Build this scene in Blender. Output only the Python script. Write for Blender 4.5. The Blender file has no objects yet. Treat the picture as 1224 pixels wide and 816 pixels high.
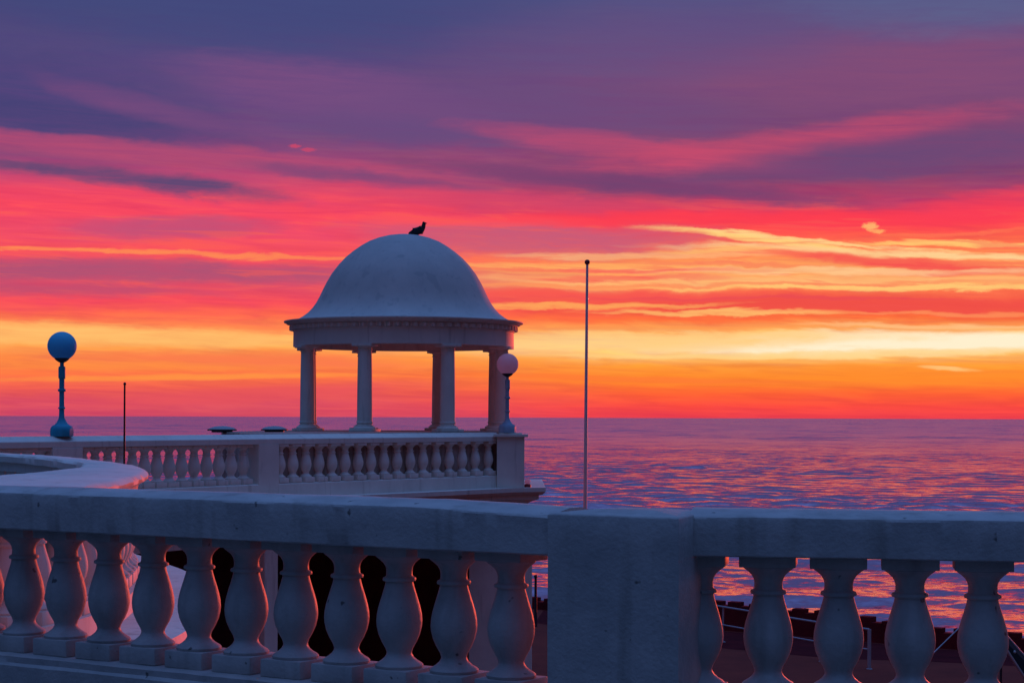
import bpy, bmesh, math, random
import numpy as np
from mathutils import Vector, noise as mnoise

random.seed(7); np.random.seed(7)
sc = bpy.context.scene
COL = sc.collection
R = math.radians
F = 2200.0            # focal length in photo pixels (about 65 mm on full frame)
EYE = 6.6             # eye height above the lower promenade (z = 0)
FLOOR = EYE - 1.43    # upper terrace level
SEA = EYE - 9.6       # sea level

def X(px, d): return (px - 612.0) / F * d

# ------------------------------------------------------------------ objects
def tag(o, label=None, cat=None, group=None, kind=None):
    if label: o['label'] = label
    if cat: o['category'] = cat
    if group: o['group'] = group
    if kind: o['kind'] = kind
    return o

def empty(name, loc, label, cat, group=None, rz=0):
    o = bpy.data.objects.new(name, None); COL.objects.link(o)
    o.location = loc; o.rotation_euler.z = rz; o.empty_display_size = .2
    return tag(o, label, cat, group)

def mesh_obj(name, verts, faces, mat, parent=None, smooth=False, loc=None):
    """world-space verts; the object's origin is put at the centre of its base (or at loc)"""
    V = np.array(verts, dtype=float)
    if loc is None:
        loc = ((V[:, 0].min() + V[:, 0].max()) / 2, (V[:, 1].min() + V[:, 1].max()) / 2, V[:, 2].min())
    loc = np.array(loc, dtype=float)
    me = bpy.data.meshes.new(name)
    me.from_pydata([tuple(v) for v in (V - loc)], [], faces)
    bm = bmesh.new(); bm.from_mesh(me)
    bmesh.ops.recalc_face_normals(bm, faces=bm.faces[:])
    bm.to_mesh(me); bm.free()
    if smooth:
        for p in me.polygons: p.use_smooth = True
    me.materials.append(mat)
    o = bpy.data.objects.new(name, me); COL.objects.link(o)
    if parent is not None:
        o.parent = parent
        o.location = Vector(loc) - parent_world(parent)
    else:
        o.location = loc
    return o

def parent_world(p):
    v = Vector((0, 0, 0))
    while p is not None:
        v += p.location; p = p.parent
    return v

class MB:
    def __init__(s): s.v = []; s.f = []
    def add(s, verts, faces):
        b = len(s.v); s.v += [tuple(v) for v in verts]
        s.f += [tuple(i + b for i in f) for f in faces]; return s
    def box(s, c, size, rz=0, bev=0.0):
        bm = bmesh.new(); bmesh.ops.create_cube(bm, size=1)
        for v in bm.verts: v.co = Vector((v.co.x * size[0], v.co.y * size[1], v.co.z * size[2]))
        if bev: bmesh.ops.bevel(bm, geom=bm.edges[:], offset=bev, segments=2, profile=.5, affect='EDGES')
        cz, sz = math.cos(rz), math.sin(rz)
        bm.verts.index_update()
        s.add([(c[0] + v.co.x * cz - v.co.y * sz, c[1] + v.co.x * sz + v.co.y * cz, c[2] + v.co.z) for v in bm.verts],
              [[v.index for v in f.verts] for f in bm.faces]); bm.free(); return s
    def prism(s, pts, z0, z1, bev=0.0, sub=0):
        bm = bmesh.new()
        a = [bm.verts.new((p[0], p[1], z0)) for p in pts]; b = [bm.verts.new((p[0], p[1], z1)) for p in pts]
        n = len(pts)
        bm.faces.new(a[::-1]); bm.faces.new(b)
        for i in range(n): bm.faces.new((a[i], a[(i + 1) % n], b[(i + 1) % n], b[i]))
        bmesh.ops.recalc_face_normals(bm, faces=bm.faces[:])
        if bev: bmesh.ops.bevel(bm, geom=bm.edges[:], offset=bev, segments=3, profile=.5, affect='EDGES')
        bm.verts.index_update()
        s.add([tuple(v.co) for v in bm.verts], [[v.index for v in f.verts] for f in bm.faces]); bm.free(); return s
    def lathe(s, prof, c, n=32, a0=0, a1=None):
        """prof: list of (radius, z); c: (x, y, z0)"""
        V = []; Fc = []
        for r, z in prof:
            for k in range(n):
                a = 2 * math.pi * k / n
                V.append((c[0] + r * math.cos(a), c[1] + r * math.sin(a), c[2] + z))
        m = len(prof)
        for i in range(m - 1):
            for k in range(n):
                k2 = (k + 1) % n
                Fc.append((i * n + k, i * n + k2, (i + 1) * n + k2, (i + 1) * n + k))
        Fc.append(tuple(range(n))[::-1]); Fc.append(tuple((m - 1) * n + k for k in range(n)))
        return s.add(V, Fc)
    def tube(s, p, q, r0, r1=None, n=10):
        p, q = Vector(p), Vector(q); r1 = r0 if r1 is None else r1
        d = (q - p).normalized(); u = d.orthogonal().normalized(); w = d.cross(u)
        V = []
        for c, r in ((p, r0), (q, r1)):
            for k in range(n):
                a = 2 * math.pi * k / n; V.append(tuple(c + (u * math.cos(a) + w * math.sin(a)) * r))
        Fc = [(k, (k + 1) % n, n + (k + 1) % n, n + k) for k in range(n)]
        Fc += [tuple(range(n))[::-1], tuple(range(n, 2 * n))]
        return s.add(V, Fc)
    def sphere(s, c, r, nu=24, nv=16, sc3=(1, 1, 1)):
        prof = [(max(1e-4, r * math.sin(math.pi * i / nv)), -r * math.cos(math.pi * i / nv)) for i in range(nv + 1)]
        b = MB().lathe(prof, (0, 0, 0), nu)
        return s.add([(c[0] + v[0] * sc3[0], c[1] + v[1] * sc3[1], c[2] + v[2] * sc3[2]) for v in b.v], b.f)
    def sweep(s, path, prof, seg=.0, jit=0.0):
        """prof [(o,z)] closed polygon, o = offset to the left of the path direction"""
        pts = [Vector(p).to_2d() for p in path]
        if seg:
            out = []
            for i in range(len(pts) - 1):
                n = max(1, int((pts[i + 1] - pts[i]).length / seg))
                out += [pts[i].lerp(pts[i + 1], k / n) for k in range(n)]
            pts = out + [pts[-1]]
        N = len(pts); m = len(prof(pts[0]) if callable(prof) else prof); V = []
        for i, p in enumerate(pts):
            d0 = (pts[i] - pts[i - 1]).normalized() if i else None
            d1 = (pts[i + 1] - pts[i]).normalized() if i < N - 1 else None
            d0 = d0 or d1; d1 = d1 or d0
            n0 = Vector((-d0.y, d0.x)); n1 = Vector((-d1.y, d1.x))
            nn = (n0 + n1).normalized(); k = 1 / max(.3, nn.dot(n0))
            for j, (o, z) in enumerate(prof(p) if callable(prof) else prof):
                q = p + nn * (o * k); dz = 0; do = 0
                if jit:
                    do = jit * mnoise.noise((q.x * 3.1 + j, q.y * 3.1, z * 9)) + .5 * jit * mnoise.noise((q.x * 14, q.y * 14, j * 3.3))
                    dz = jit * mnoise.noise((q.x * 2.3 + 9, q.y * 2.3, j * 1.7)) + .5 * jit * mnoise.noise((q.x * 11, q.y * 11 + 5, j * 2.1))
                    q = q + nn * do
                V.append((q.x, q.y, z + dz))
        Fc = []
        for i in range(N - 1):
            for j in range(m):
                j2 = (j + 1) % m
                Fc.append((i * m + j, i * m + j2, (i + 1) * m + j2, (i + 1) * m + j))
        Fc.append(tuple(range(m))); Fc.append(tuple((N - 1) * m + j for j in range(m))[::-1])
        return s.add(V, Fc)
    def build(s, name, mat, parent=None, smooth=False, loc=None):
        return mesh_obj(name, s.v, s.f, mat, parent, smooth, loc)

def auto_smooth(o, deg=35):
    me = o.data
    for p in me.polygons: p.use_smooth = True
    bm = bmesh.new(); bm.from_mesh(me)
    for e in bm.edges:
        if len(e.link_faces) == 2:
            e.smooth = e.calc_face_angle(0) < R(deg)
    bm.to_mesh(me); bm.free()
    return o

# ------------------------------------------------------------------ materials
def srgb(r, g, b):
    f = lambda c: (c / 12.92 if c <= .04045 else ((c + .055) / 1.055) ** 2.4)
    return (f(r / 255), f(g / 255), f(b / 255), 1)

def new_mat(name):
    m = bpy.data.materials.new(name); m.use_nodes = True
    nt = m.node_tree; b = nt.nodes['Principled BSDF']
    return m, nt, b

def mottled(name, c1, c2, scale=3.0, rough=.7, bump=.15, bscale=60, spots=None, streak=None, spec=.3, metal=0, bdist=.004):
    """two tone weathered surface: large blotches + fine grain, optional dark spots and vertical rust/grime runs"""
    m, nt, b = new_mat(name); L = nt.links.new
    tc = nt.nodes.new('ShaderNodeNewGeometry')
    n1 = nt.nodes.new('ShaderNodeTexNoise'); n1.inputs['Scale'].default_value = scale; n1.inputs['Detail'].default_value = 6; n1.inputs['Roughness'].default_value = .65
    L(tc.outputs['Position'], n1.inputs['Vector'])
    rp = nt.nodes.new('ShaderNodeMapRange'); rp.inputs[1].default_value = .35; rp.inputs[2].default_value = .68
    L(n1.outputs['Fac'], rp.inputs[0])
    mx = nt.nodes.new('ShaderNodeMix'); mx.data_type = 'RGBA'
    mx.inputs[6].default_value = (*c1, 1); mx.inputs[7].default_value = (*c2, 1)
    L(rp.outputs[0], mx.inputs[0]); col = mx.outputs[2]
    if streak:
        mp = nt.nodes.new('ShaderNodeMapping'); mp.inputs['Scale'].default_value = (9, 9, .9)
        L(tc.outputs['Position'], mp.inputs['Vector'])
        n3 = nt.nodes.new('ShaderNodeTexNoise'); n3.inputs['Scale'].default_value = 1; n3.inputs['Detail'].default_value = 5
        L(mp.outputs[0], n3.inputs['Vector'])
        r3 = nt.nodes.new('ShaderNodeMapRange'); r3.inputs[1].default_value = streak[1]; r3.inputs[2].default_value = streak[1] + .2; r3.inputs[4].default_value = streak[2]
        L(n3.outputs['Fac'], r3.inputs[0])
        m3 = nt.nodes.new('ShaderNodeMix'); m3.data_type = 'RGBA'; m3.inputs[7].default_value = (*streak[0], 1)
        L(r3.outputs[0], m3.inputs[0]); L(col, m3.inputs[6]); col = m3.outputs[2]
    if spots:
        n4 = nt.nodes.new('ShaderNodeTexNoise'); n4.inputs['Scale'].default_value = spots[1]; n4.inputs['Detail'].default_value = 2
        L(tc.outputs['Position'], n4.inputs['Vector'])
        r4 = nt.nodes.new('ShaderNodeMapRange'); r4.inputs[1].default_value = spots[2]; r4.inputs[2].default_value = spots[2] + .05; r4.inputs[4].default_value = .8
        L(n4.outputs['Fac'], r4.inputs[0])
        m4 = nt.nodes.new('ShaderNodeMix'); m4.data_type = 'RGBA'; m4.inputs[7].default_value = (*spots[0], 1)
        L(r4.outputs[0], m4.inputs[0]); L(col, m4.inputs[6]); col = m4.outputs[2]
    L(col, b.inputs['Base Color'])
    b.inputs['Roughness'].default_value = rough; b.inputs['Metallic'].default_value = metal
    b.inputs['Specular IOR Level'].default_value = spec
    if bump:
        n2 = nt.nodes.new('ShaderNodeTexNoise'); n2.inputs['Scale'].default_value = bscale; n2.inputs['Detail'].default_value = 4
        L(tc.outputs['Position'], n2.inputs['Vector'])
        ad = nt.nodes.new('ShaderNodeMath'); ad.operation = 'MULTIPLY_ADD'; ad.inputs[1].default_value = 2.0
        L(n1.outputs['Fac'], ad.inputs[0]); L(n2.outputs['Fac'], ad.inputs[2])
        bp = nt.nodes.new('ShaderNodeBump'); bp.inputs['Strength'].default_value = bump; bp.inputs['Distance'].default_value = bdist
        L(ad.outputs[0], bp.inputs['Height']); L(bp.outputs[0], b.inputs['Normal'])
    return m

PAINT = mottled('weathered_shaded_white_paint', (.53, .485, .45), (.37, .35, .33), 3.2, .6, .42, 48, spec=.35, spots=((.06, .05, .045), 15, .715), streak=((.25, .225, .2), .54, .6), bdist=.008)  # white base darkened for shade of buildings behind; spots and runs are weathering
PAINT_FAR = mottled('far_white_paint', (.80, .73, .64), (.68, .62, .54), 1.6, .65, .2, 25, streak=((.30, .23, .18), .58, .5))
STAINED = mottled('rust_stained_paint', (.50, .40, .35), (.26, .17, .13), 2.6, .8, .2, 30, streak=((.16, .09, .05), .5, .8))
DOME = mottled('dome_render', (.58, .53, .485), (.49, .455, .42), 1.5, .6, .25, 18, spots=((.43, .41, .385), 2.8, .63), streak=((.34, .34, .34), .58, .5))
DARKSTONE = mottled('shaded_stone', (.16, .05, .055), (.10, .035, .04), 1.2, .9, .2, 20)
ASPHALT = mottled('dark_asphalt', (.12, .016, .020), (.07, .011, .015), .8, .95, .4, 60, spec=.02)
PAVING = mottled('red_brown_paving', (.24, .045, .032), (.16, .032, .026), .5, .85, .4, 12, spec=.05)
SHINGLE = mottled('wet_shingle', (.05, .035, .035), (.025, .018, .02), .6, .8, .8, 9, bdist=.05)
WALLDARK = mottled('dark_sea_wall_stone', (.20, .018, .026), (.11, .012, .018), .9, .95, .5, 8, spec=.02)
LAMPBLUE = mottled('turquoise_lamp_paint', (.03, .38, .52), (.02, .29, .42), 6, .45, .15, 50)
LAMPGREY = mottled('pale_blue_lamp_paint', (.30, .42, .52), (.22, .33, .43), 6, .5, .15, 50)
GLOBEBLUE = mottled('blue_globe_glass', (.14, .80, .98), (.12, .70, .95), 2, .5, 0, spec=.3)
GLOBEPALE = mottled('pale_globe_glass', (.86, .76, .80), (.78, .7, .74), 3, .5, 0, spec=.4)
def translucent(m, f, col):
    nt = m.node_tree; b = nt.nodes['Principled BSDF']; o = nt.nodes['Material Output']
    t = nt.nodes.new('ShaderNodeBsdfTranslucent'); t.inputs[0].default_value = (*col, 1)
    x_ = nt.nodes.new('ShaderNodeMixShader'); x_.inputs[0].default_value = f
    nt.links.new(b.outputs[0], x_.inputs[1]); nt.links.new(t.outputs[0], x_.inputs[2]); nt.links.new(x_.outputs[0], o.inputs[0])
translucent(GLOBEPALE, .6, (.9, .84, .88)); translucent(GLOBEBLUE, .4, (.04, .55, .85))
CUP = mottled('dark_lamp_cup', (.03, .035, .05), (.02, .025, .035), 8, .5, 0)
POLE = mottled('grey_pole_paint', (.60, .62, .66), (.50, .52, .56), 2, .5, .1, 40)
POLEDARK = mottled('dark_pole_paint', (.035, .035, .045), (.025, .025, .03), 2, .5, 0)
REDKNOB = mottled('dark_red_knob', (.25, .03, .03), (.18, .02, .03), 5, .5, 0)
STEEL = mottled('galvanised_rail', (.45, .43, .46), (.36, .34, .38), 5, .45, .1, 50, metal=.3)
FEATHER = mottled('dark_feathers', (.03, .035, .04), (.018, .02, .024), 30, .8, .3, 90)
LEAD = mottled('lead_rim', (.07, .07, .08), (.05, .05, .055), 6, .6, .1, 40)
PALECAP = mottled('pale_cap', (.42, .42, .43), (.34, .34, .35), 5, .6, .1, 40)
FLOORM = mottled('terrace_flags', (.20, .19, .19), (.15, .14, .14), 1.2, .8, .3, 20)
BLACKM = mottled('black_board', (.012, .012, .015), (.008, .008, .01), 4, .5, 0)
REDRAIL = mottled('pinkish_metal_rail', (.62, .45, .45), (.5, .36, .38), 6, .35, 0, metal=.5)

# ------------------------------------------------------------------ sea (real displaced waves, finer ripples in the bump)
SEA_S1, SEA_S2 = .55, .45
SEA_BODY, SEA_SHEEN = (.33, .165, .135, 1), (.92, .60, .70, 1)
def make_sea():
    n_a = 560
    r = np.concatenate([72.0 * (760 / 72.0) ** np.linspace(0, 1, 1350)[:-1], 760 * (26000 / 760.0) ** np.linspace(0, 1, 330)])
    n_r = len(r)
    s = np.linspace(-1, 1, n_a)
    az = R(17.5) * s + R(52) * s ** 7
    RR, AA = np.meshgrid(r, az, indexing='ij')
    Xs, Ys = RR * np.sin(AA), RR * np.cos(AA)
    Z = np.zeros_like(Xs)
    rng = np.random.RandomState(3)
    dr = np.gradient(r)[:, None] * np.ones_like(Xs)
    for i in range(60):
        lam = 1.3 * (11 / 1.3) ** (rng.rand() ** .9)
        th = R(90) + rng.normal(0, .62)                    # crests roughly parallel to the shore
        k = 2 * math.pi / lam
        amp = .0052 * lam ** 1.0 * (0.5 + rng.rand())
        ph = rng.rand() * 6.283
        fade = np.clip((lam / dr - 2.4) / 3.0, 0, 1)
        q = k * (Xs * math.cos(th) + Ys * math.sin(th)) + ph
        q = q + .9 * np.sin(Xs * .11 + i) + .9 * np.sin(Ys * .083 + 2 * i)
        fade = fade * np.clip((800 - RR) / 520, 0, 1)
        Z += .68 * amp * fade * (np.sin(q) + .22 * np.sin(2 * q + 1.0))
    for i in range(14):
        lam = 4 + 7 * rng.rand(); th = R(90) + rng.normal(0, .35); k = 2 * math.pi / lam
        q = k * (Xs * math.cos(th) + Ys * math.sin(th)) + rng.rand() * 6.28 + .8 * np.sin(Xs * .07 + 3 * i)
        Z += .0085 * lam * (.5 + rng.rand()) * np.sin(q) * np.clip((420 - RR) / 260, 0, 1)
    # low swell running in to the beach
    Z += .07 * np.sin(2 * math.pi * Ys / 17 + 1.2 * np.sin(Xs * .05) + .6 * np.sin(Xs * .17 + 1)) * np.clip((260 - Ys) / 160, 0, 1)
    # patches of wind: rougher and calmer areas
    patch = .8 + .35 * np.sin(Xs * .045 + .9 * np.sin(Ys * .02)) * np.sin(Ys * .037 + 1.3)
    Z *= patch
    V = np.stack([Xs, Ys, Z], -1).reshape(-1, 3)
    i = np.arange(n_r - 1)[:, None]; j = np.arange(n_a - 1)[None, :]
    a = (i * n_a + j)
    Q = np.stack([a, a + 1, a + n_a + 1, a + n_a], -1).reshape(-1, 4)[:, ::-1]
    me = bpy.data.meshes.new('sea')
    me.vertices.add(len(V)); me.vertices.foreach_set('co', V.astype(np.float32).ravel())
    me.loops.add(Q.size); me.loops.foreach_set('vertex_index', Q.astype(np.int32).ravel())
    me.polygons.add(len(Q)); me.polygons.foreach_set('loop_start', (np.arange(len(Q)) * 4).astype(np.int32))
    me.polygons.foreach_set('loop_total', np.full(len(Q), 4, np.int32))
    me.polygons.foreach_set('use_smooth', np.ones(len(Q), bool))
    me.update(calc_edges=True); me.validate()
    o = bpy.data.objects.new('sea', me); COL.objects.link(o); o.location = (0, 0, SEA)
    m, nt, b = new_mat('sea_water'); L = nt.links.new
    g = nt.nodes.new('ShaderNodeNewGeometry')
    # wavelets too small to model tilt the surface a little everywhere, also far out
    def slopes(scx, scy, amp):
        mp = nt.nodes.new('ShaderNodeMapping'); mp.inputs['Scale'].default_value = (scx, scy, 1)
        L(g.outputs['Position'], mp.inputs['Vector'])
        n = nt.nodes.new('ShaderNodeTexNoise'); n.inputs['Scale'].default_value = 1; n.inputs['Detail'].default_value = 2
        L(mp.outputs[0], n.inputs['Vector'])
        a = nt.nodes.new('ShaderNodeVectorMath'); a.operation = 'SUBTRACT'; a.inputs[1].default_value = (.5, .5, .5)
        L(n.outputs['Color'], a.inputs[0])
        b_ = nt.nodes.new('ShaderNodeVectorMath'); b_.operation = 'MULTIPLY'; b_.inputs[1].default_value = (amp * .6, amp, 0)
        L(a.outputs[0], b_.inputs[0]); return b_.outputs[0]
    def far_slopes(scx, scy, amp):
        v_ = slopes(scx, scy, amp)
        sp_ = nt.nodes.new('ShaderNodeSeparateXYZ'); L(g.outputs['Position'], sp_.inputs[0])
        f_ = nt.nodes.new('ShaderNodeMapRange'); f_.inputs[1].default_value = 260; f_.inputs[2].default_value = 800; L(sp_.outputs[1], f_.inputs[0])
        q_ = nt.nodes.new('ShaderNodeVectorMath'); q_.operation = 'SCALE'; L(v_, q_.inputs[0]); L(f_.outputs[0], q_.inputs['Scale']); return q_.outputs[0]
    far1, far2 = far_slopes(.085, .05, .42), far_slopes(.02, .009, .34)
    s1, s2 = slopes(.9, 1.6, SEA_S1), slopes(3.0, 4.5, SEA_S2)
    ad = nt.nodes.new('ShaderNodeVectorMath'); L(s1, ad.inputs[0]); L(s2, ad.inputs[1])
    # strength grows with distance, where the modelled waves fade out
    ln_ = nt.nodes.new('ShaderNodeSeparateXYZ'); L(g.outputs['Position'], ln_.inputs[0])
    mrn = nt.nodes.new('ShaderNodeMapRange'); mrn.inputs[1].default_value = 150; mrn.inputs[2].default_value = 900; mrn.inputs[3].default_value = .55; mrn.inputs[4].default_value = .5
    L(ln_.outputs[1], mrn.inputs[0])
    sc_ = nt.nodes.new('ShaderNodeVectorMath'); sc_.operation = 'SCALE'; L(ad.outputs[0], sc_.inputs[0]); L(mrn.outputs[0], sc_.inputs['Scale'])
    rr_ = nt.nodes.new('ShaderNodeValToRGB'); rr_.color_ramp.elements[0].color = (.10,) * 3 + (1,); rr_.color_ramp.elements[1].color = (.27,) * 3 + (1,)
    for p_, v_ in ((.10, .11), (.25, .15), (.6, .24)):
        e_ = rr_.color_ramp.elements.new(p_); e_.color = (v_, v_, v_, 1)
    dv_ = nt.nodes.new('ShaderNodeMath'); dv_.operation = 'DIVIDE'; dv_.inputs[1].default_value = 1200; dv_.use_clamp = True
    L(ln_.outputs[1], dv_.inputs[0]); L(dv_.outputs[0], rr_.inputs[0])
    f3 = nt.nodes.new('ShaderNodeVectorMath'); L(far1, f3.inputs[0]); L(far2, f3.inputs[1])
    f4 = nt.nodes.new('ShaderNodeVectorMath'); L(sc_.outputs[0], f4.inputs[0]); L(f3.outputs[0], f4.inputs[1])
    a2 = nt.nodes.new('ShaderNodeVectorMath'); L(f4.outputs[0], a2.inputs[0]); L(g.outputs['Normal'], a2.inputs[1])
    nm = nt.nodes.new('ShaderNodeVectorMath'); nm.operation = 'NORMALIZE'; L(a2.outputs[0], nm.inputs[0])
    # body colour under a Fresnel-weighted reflection
    df = nt.nodes.new('ShaderNodeBsdfDiffuse'); df.inputs[0].default_value = SEA_BODY
    gl = nt.nodes.new('ShaderNodeBsdfGlossy'); gl.inputs[0].default_value = SEA_SHEEN
    fr_ = nt.nodes.new('ShaderNodeFresnel'); fr_.inputs[0].default_value = 1.36
    ms = nt.nodes.new('ShaderNodeMixShader')
    L(nm.outputs[0], gl.inputs['Normal']); L(nm.outputs[0], fr_.inputs['Normal']); L(rr_.outputs[0], gl.inputs['Roughness'])
    L(fr_.outputs[0], ms.inputs[0]); L(df.outputs[0], ms.inputs[1]); L(gl.outputs[0], ms.inputs[2])
    L(ms.outputs[0], nt.nodes['Material Output'].inputs[0]); nt.nodes.remove(b)
    me.materials.append(m)
    tag(o, kind='structure')
make_sea()

# ------------------------------------------------------------------ ground sheets
def sheet(name, pts, z, mat):
    o = mesh_obj(name, [(p[0], p[1], z if len(p) == 2 else p[2]) for p in pts], [tuple(range(len(pts)))], mat)
    return tag(o, kind='structure')

wall_line = [(X(420, 69), 69), (X(650, 63), 63), (X(870, 57), 57), (X(1000, 55), 55), (X(1110, 53), 53), (X(1330, 50.5), 50.5), (X(1700, 47), 47)]
sheet('promenade', [(-150, -60), (150, -60), (150, 40), (X(1700, 47), 47)] + wall_line[::-1][1:] + [(-150, 80)], 0, PAVING)
# darker lane along the sea wall
lane = [(X(640, 59), 59), (X(870, 52.6), 52.6), (X(1000, 50.5), 50.5), (X(1110, 50.0), 50.0), (X(1330, 48.2), 48.2), (X(1700, 45), 45)]
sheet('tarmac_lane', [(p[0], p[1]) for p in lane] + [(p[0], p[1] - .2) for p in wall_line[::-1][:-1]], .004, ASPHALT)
sheet('courtyard', [(-40, 10), (.2, 10), (.2, 31), (-.5, 36.5), (-10, 24), (-40, 24)], .004, ASPHALT)
bv = [(p[0], p[1] + .3, -.25) for p in wall_line] + [(p[0] + 4, p[1] + 40, SEA - .8) for p in wall_line[::-1]]
bv = [(-260, 90, -.25)] + bv[:7] + [(260, 25, -.25), (260, 70, SEA - .8)] + bv[7:] + [(-260, 130, SEA - .8)]
n = len(bv) // 2
beach = mesh_obj('beach', bv, [(i, i + 1, len(bv) - 2 - i, len(bv) - 1 - i) for i in range(n - 1)], SHINGLE)
tag(beach, kind='structure')
sheet('sea_floor', [(-9000, 60), (9000, 60), (30000, 29000), (-30000, 29000)], SEA - 2.0, SHINGLE)

# ------------------------------------------------------------------ baluster shape (height from base-block foot to rail underside)
BAL = [(.060, .085), (.112, .088), (.115, .100), (.108, .108), (.088, .120), (.070, .135), (.061, .150), (.060, .160), (.066, .178), (.084, .21), (.099, .245),
       (.107, .28), (.109, .305), (.107, .335), (.100, .37), (.090, .405), (.079, .44), (.070, .47), (.0655, .49), (.068, .494), (.078, .497), (.080, .505), (.077, .512), (.067, .516),
       (.063, .522), (.062, .545), (.065, .562), (.075, .580), (.092, .596), (.106, .606), (.114, .614), (.114, .622)]
BAL_H = .665
def baluster_mb(base, rz, sxy=1.0, sz=1.0, n=28):
    b = MB()
    prof = [(r * sxy, z * sz) for r, z in BAL]
    b.lathe(prof, base, n)
    b.box((base[0], base[1], base[2] + .0435 * sz), (.245 * sxy, .245 * sxy, .087 * sz), rz, .006)
    b.box((base[0], base[1], base[2] + .642 * sz), (.245 * sxy, .245 * sxy, .046 * sz), rz, .004)
    return b

def put_balusters(parent, spots, z0, rz, mat, sxy=1.0, sz=1.0, n=28, label=None):
    first = None
    for i, s in enumerate(spots):
        ang = rz if not callable(rz) else rz(s)
        if first is None:
            o = baluster_mb((0, 0, 0), 0, sxy, sz, n).build('baluster', mat, parent, loc=(0, 0, 0))
            auto_smooth(o, 40); first = o
        else:
            o = first.copy(); COL.objects.link(o); o.parent = parent
        o.location = Vector((s[0], s[1], z0)) - parent_world(parent)
        o.rotation_euler = (random.uniform(-.006, .006), random.uniform(-.006, .006), ang)

# ------------------------------------------------------------------ FOREGROUND balustrade
def ray_hit(px, A, d):
    k = (px - 612) / F            # X = k*Y
    # (A + t d).x = k (A + t d).y
    return (k * A[1] - A[0]) / (d[0] - k * d[1])

A = Vector((-2.735, 9.83)); B = Vector((.103, 8.09)); dL = (B - A).normalized(); nL = Vector((-dL.y, dL.x))
C = Vector((.79, 7.99)); D = Vector((2.15, 7.73)); dR = (D - C).normalized(); nR = Vector((-dR.y, dR.x))
RT = EYE - .427; RB = EYE - .607; PL = RB - BAL_H      # rail top, rail underside, plinth top
W = .42
fb = empty('balustrade', (.4, 8.1, FLOOR), 'nearest weathered white balustrade across the whole foreground with a broad square pier', 'balustrade')
FL = A + dL * ray_hit(657, A, dL)
FR = Vector((.705, 7.76)); SB = Vector((.79, 7.99)) - FR
def rail_prof(w, z0, z1):
    # top weathered to both sides, arrises slightly rounded
    return [(0, z0 + .006), (.006, z0), (w - .006, z0), (w, z0 + .006), (w, z1 - .03), (w - .012, z1 - .012), (w * .62, z1 + .012), (w * .38, z1 + .012), (w * .2, z1 + .002), (.014, z1 - .012), (.004, z1 - .018), (0, z1 - .028), (0, (z0 + z1) / 2)]
left_start = A - dL * 1.1
ME = FL + dL * .012
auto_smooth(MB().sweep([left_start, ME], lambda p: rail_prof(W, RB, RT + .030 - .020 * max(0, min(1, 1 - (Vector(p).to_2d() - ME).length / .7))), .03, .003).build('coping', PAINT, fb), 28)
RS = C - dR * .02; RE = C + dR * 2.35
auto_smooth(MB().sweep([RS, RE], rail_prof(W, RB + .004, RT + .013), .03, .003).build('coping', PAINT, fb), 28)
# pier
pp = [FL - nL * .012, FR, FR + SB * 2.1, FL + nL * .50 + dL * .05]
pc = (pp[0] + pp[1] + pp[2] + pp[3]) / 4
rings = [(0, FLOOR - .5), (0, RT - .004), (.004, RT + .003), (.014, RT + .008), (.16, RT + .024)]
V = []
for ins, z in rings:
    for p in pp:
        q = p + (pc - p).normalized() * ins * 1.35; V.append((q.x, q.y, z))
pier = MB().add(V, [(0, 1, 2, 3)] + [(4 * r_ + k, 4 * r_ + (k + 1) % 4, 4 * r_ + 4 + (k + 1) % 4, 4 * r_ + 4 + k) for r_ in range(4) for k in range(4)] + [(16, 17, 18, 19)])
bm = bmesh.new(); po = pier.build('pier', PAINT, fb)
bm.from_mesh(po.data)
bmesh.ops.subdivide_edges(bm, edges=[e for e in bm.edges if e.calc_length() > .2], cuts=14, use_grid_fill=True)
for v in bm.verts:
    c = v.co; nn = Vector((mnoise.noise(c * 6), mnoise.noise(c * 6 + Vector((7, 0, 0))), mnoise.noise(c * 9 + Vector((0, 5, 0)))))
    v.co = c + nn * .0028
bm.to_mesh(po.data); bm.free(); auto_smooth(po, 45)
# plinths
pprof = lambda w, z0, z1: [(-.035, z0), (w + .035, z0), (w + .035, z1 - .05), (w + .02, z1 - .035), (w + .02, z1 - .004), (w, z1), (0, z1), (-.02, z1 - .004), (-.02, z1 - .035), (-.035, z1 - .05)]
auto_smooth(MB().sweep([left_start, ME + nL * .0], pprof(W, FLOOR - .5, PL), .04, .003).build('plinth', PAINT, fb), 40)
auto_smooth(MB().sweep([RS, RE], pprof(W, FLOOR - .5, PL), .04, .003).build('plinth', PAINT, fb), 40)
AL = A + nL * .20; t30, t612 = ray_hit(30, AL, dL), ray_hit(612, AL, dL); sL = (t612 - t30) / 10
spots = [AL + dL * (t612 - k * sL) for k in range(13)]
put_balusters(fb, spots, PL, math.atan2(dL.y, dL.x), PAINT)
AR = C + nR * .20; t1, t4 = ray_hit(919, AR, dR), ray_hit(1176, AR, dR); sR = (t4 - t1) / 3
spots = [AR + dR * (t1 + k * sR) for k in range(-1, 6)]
put_balusters(fb, spots, PL, math.atan2(dR.y, dR.x), PAINT)

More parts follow.
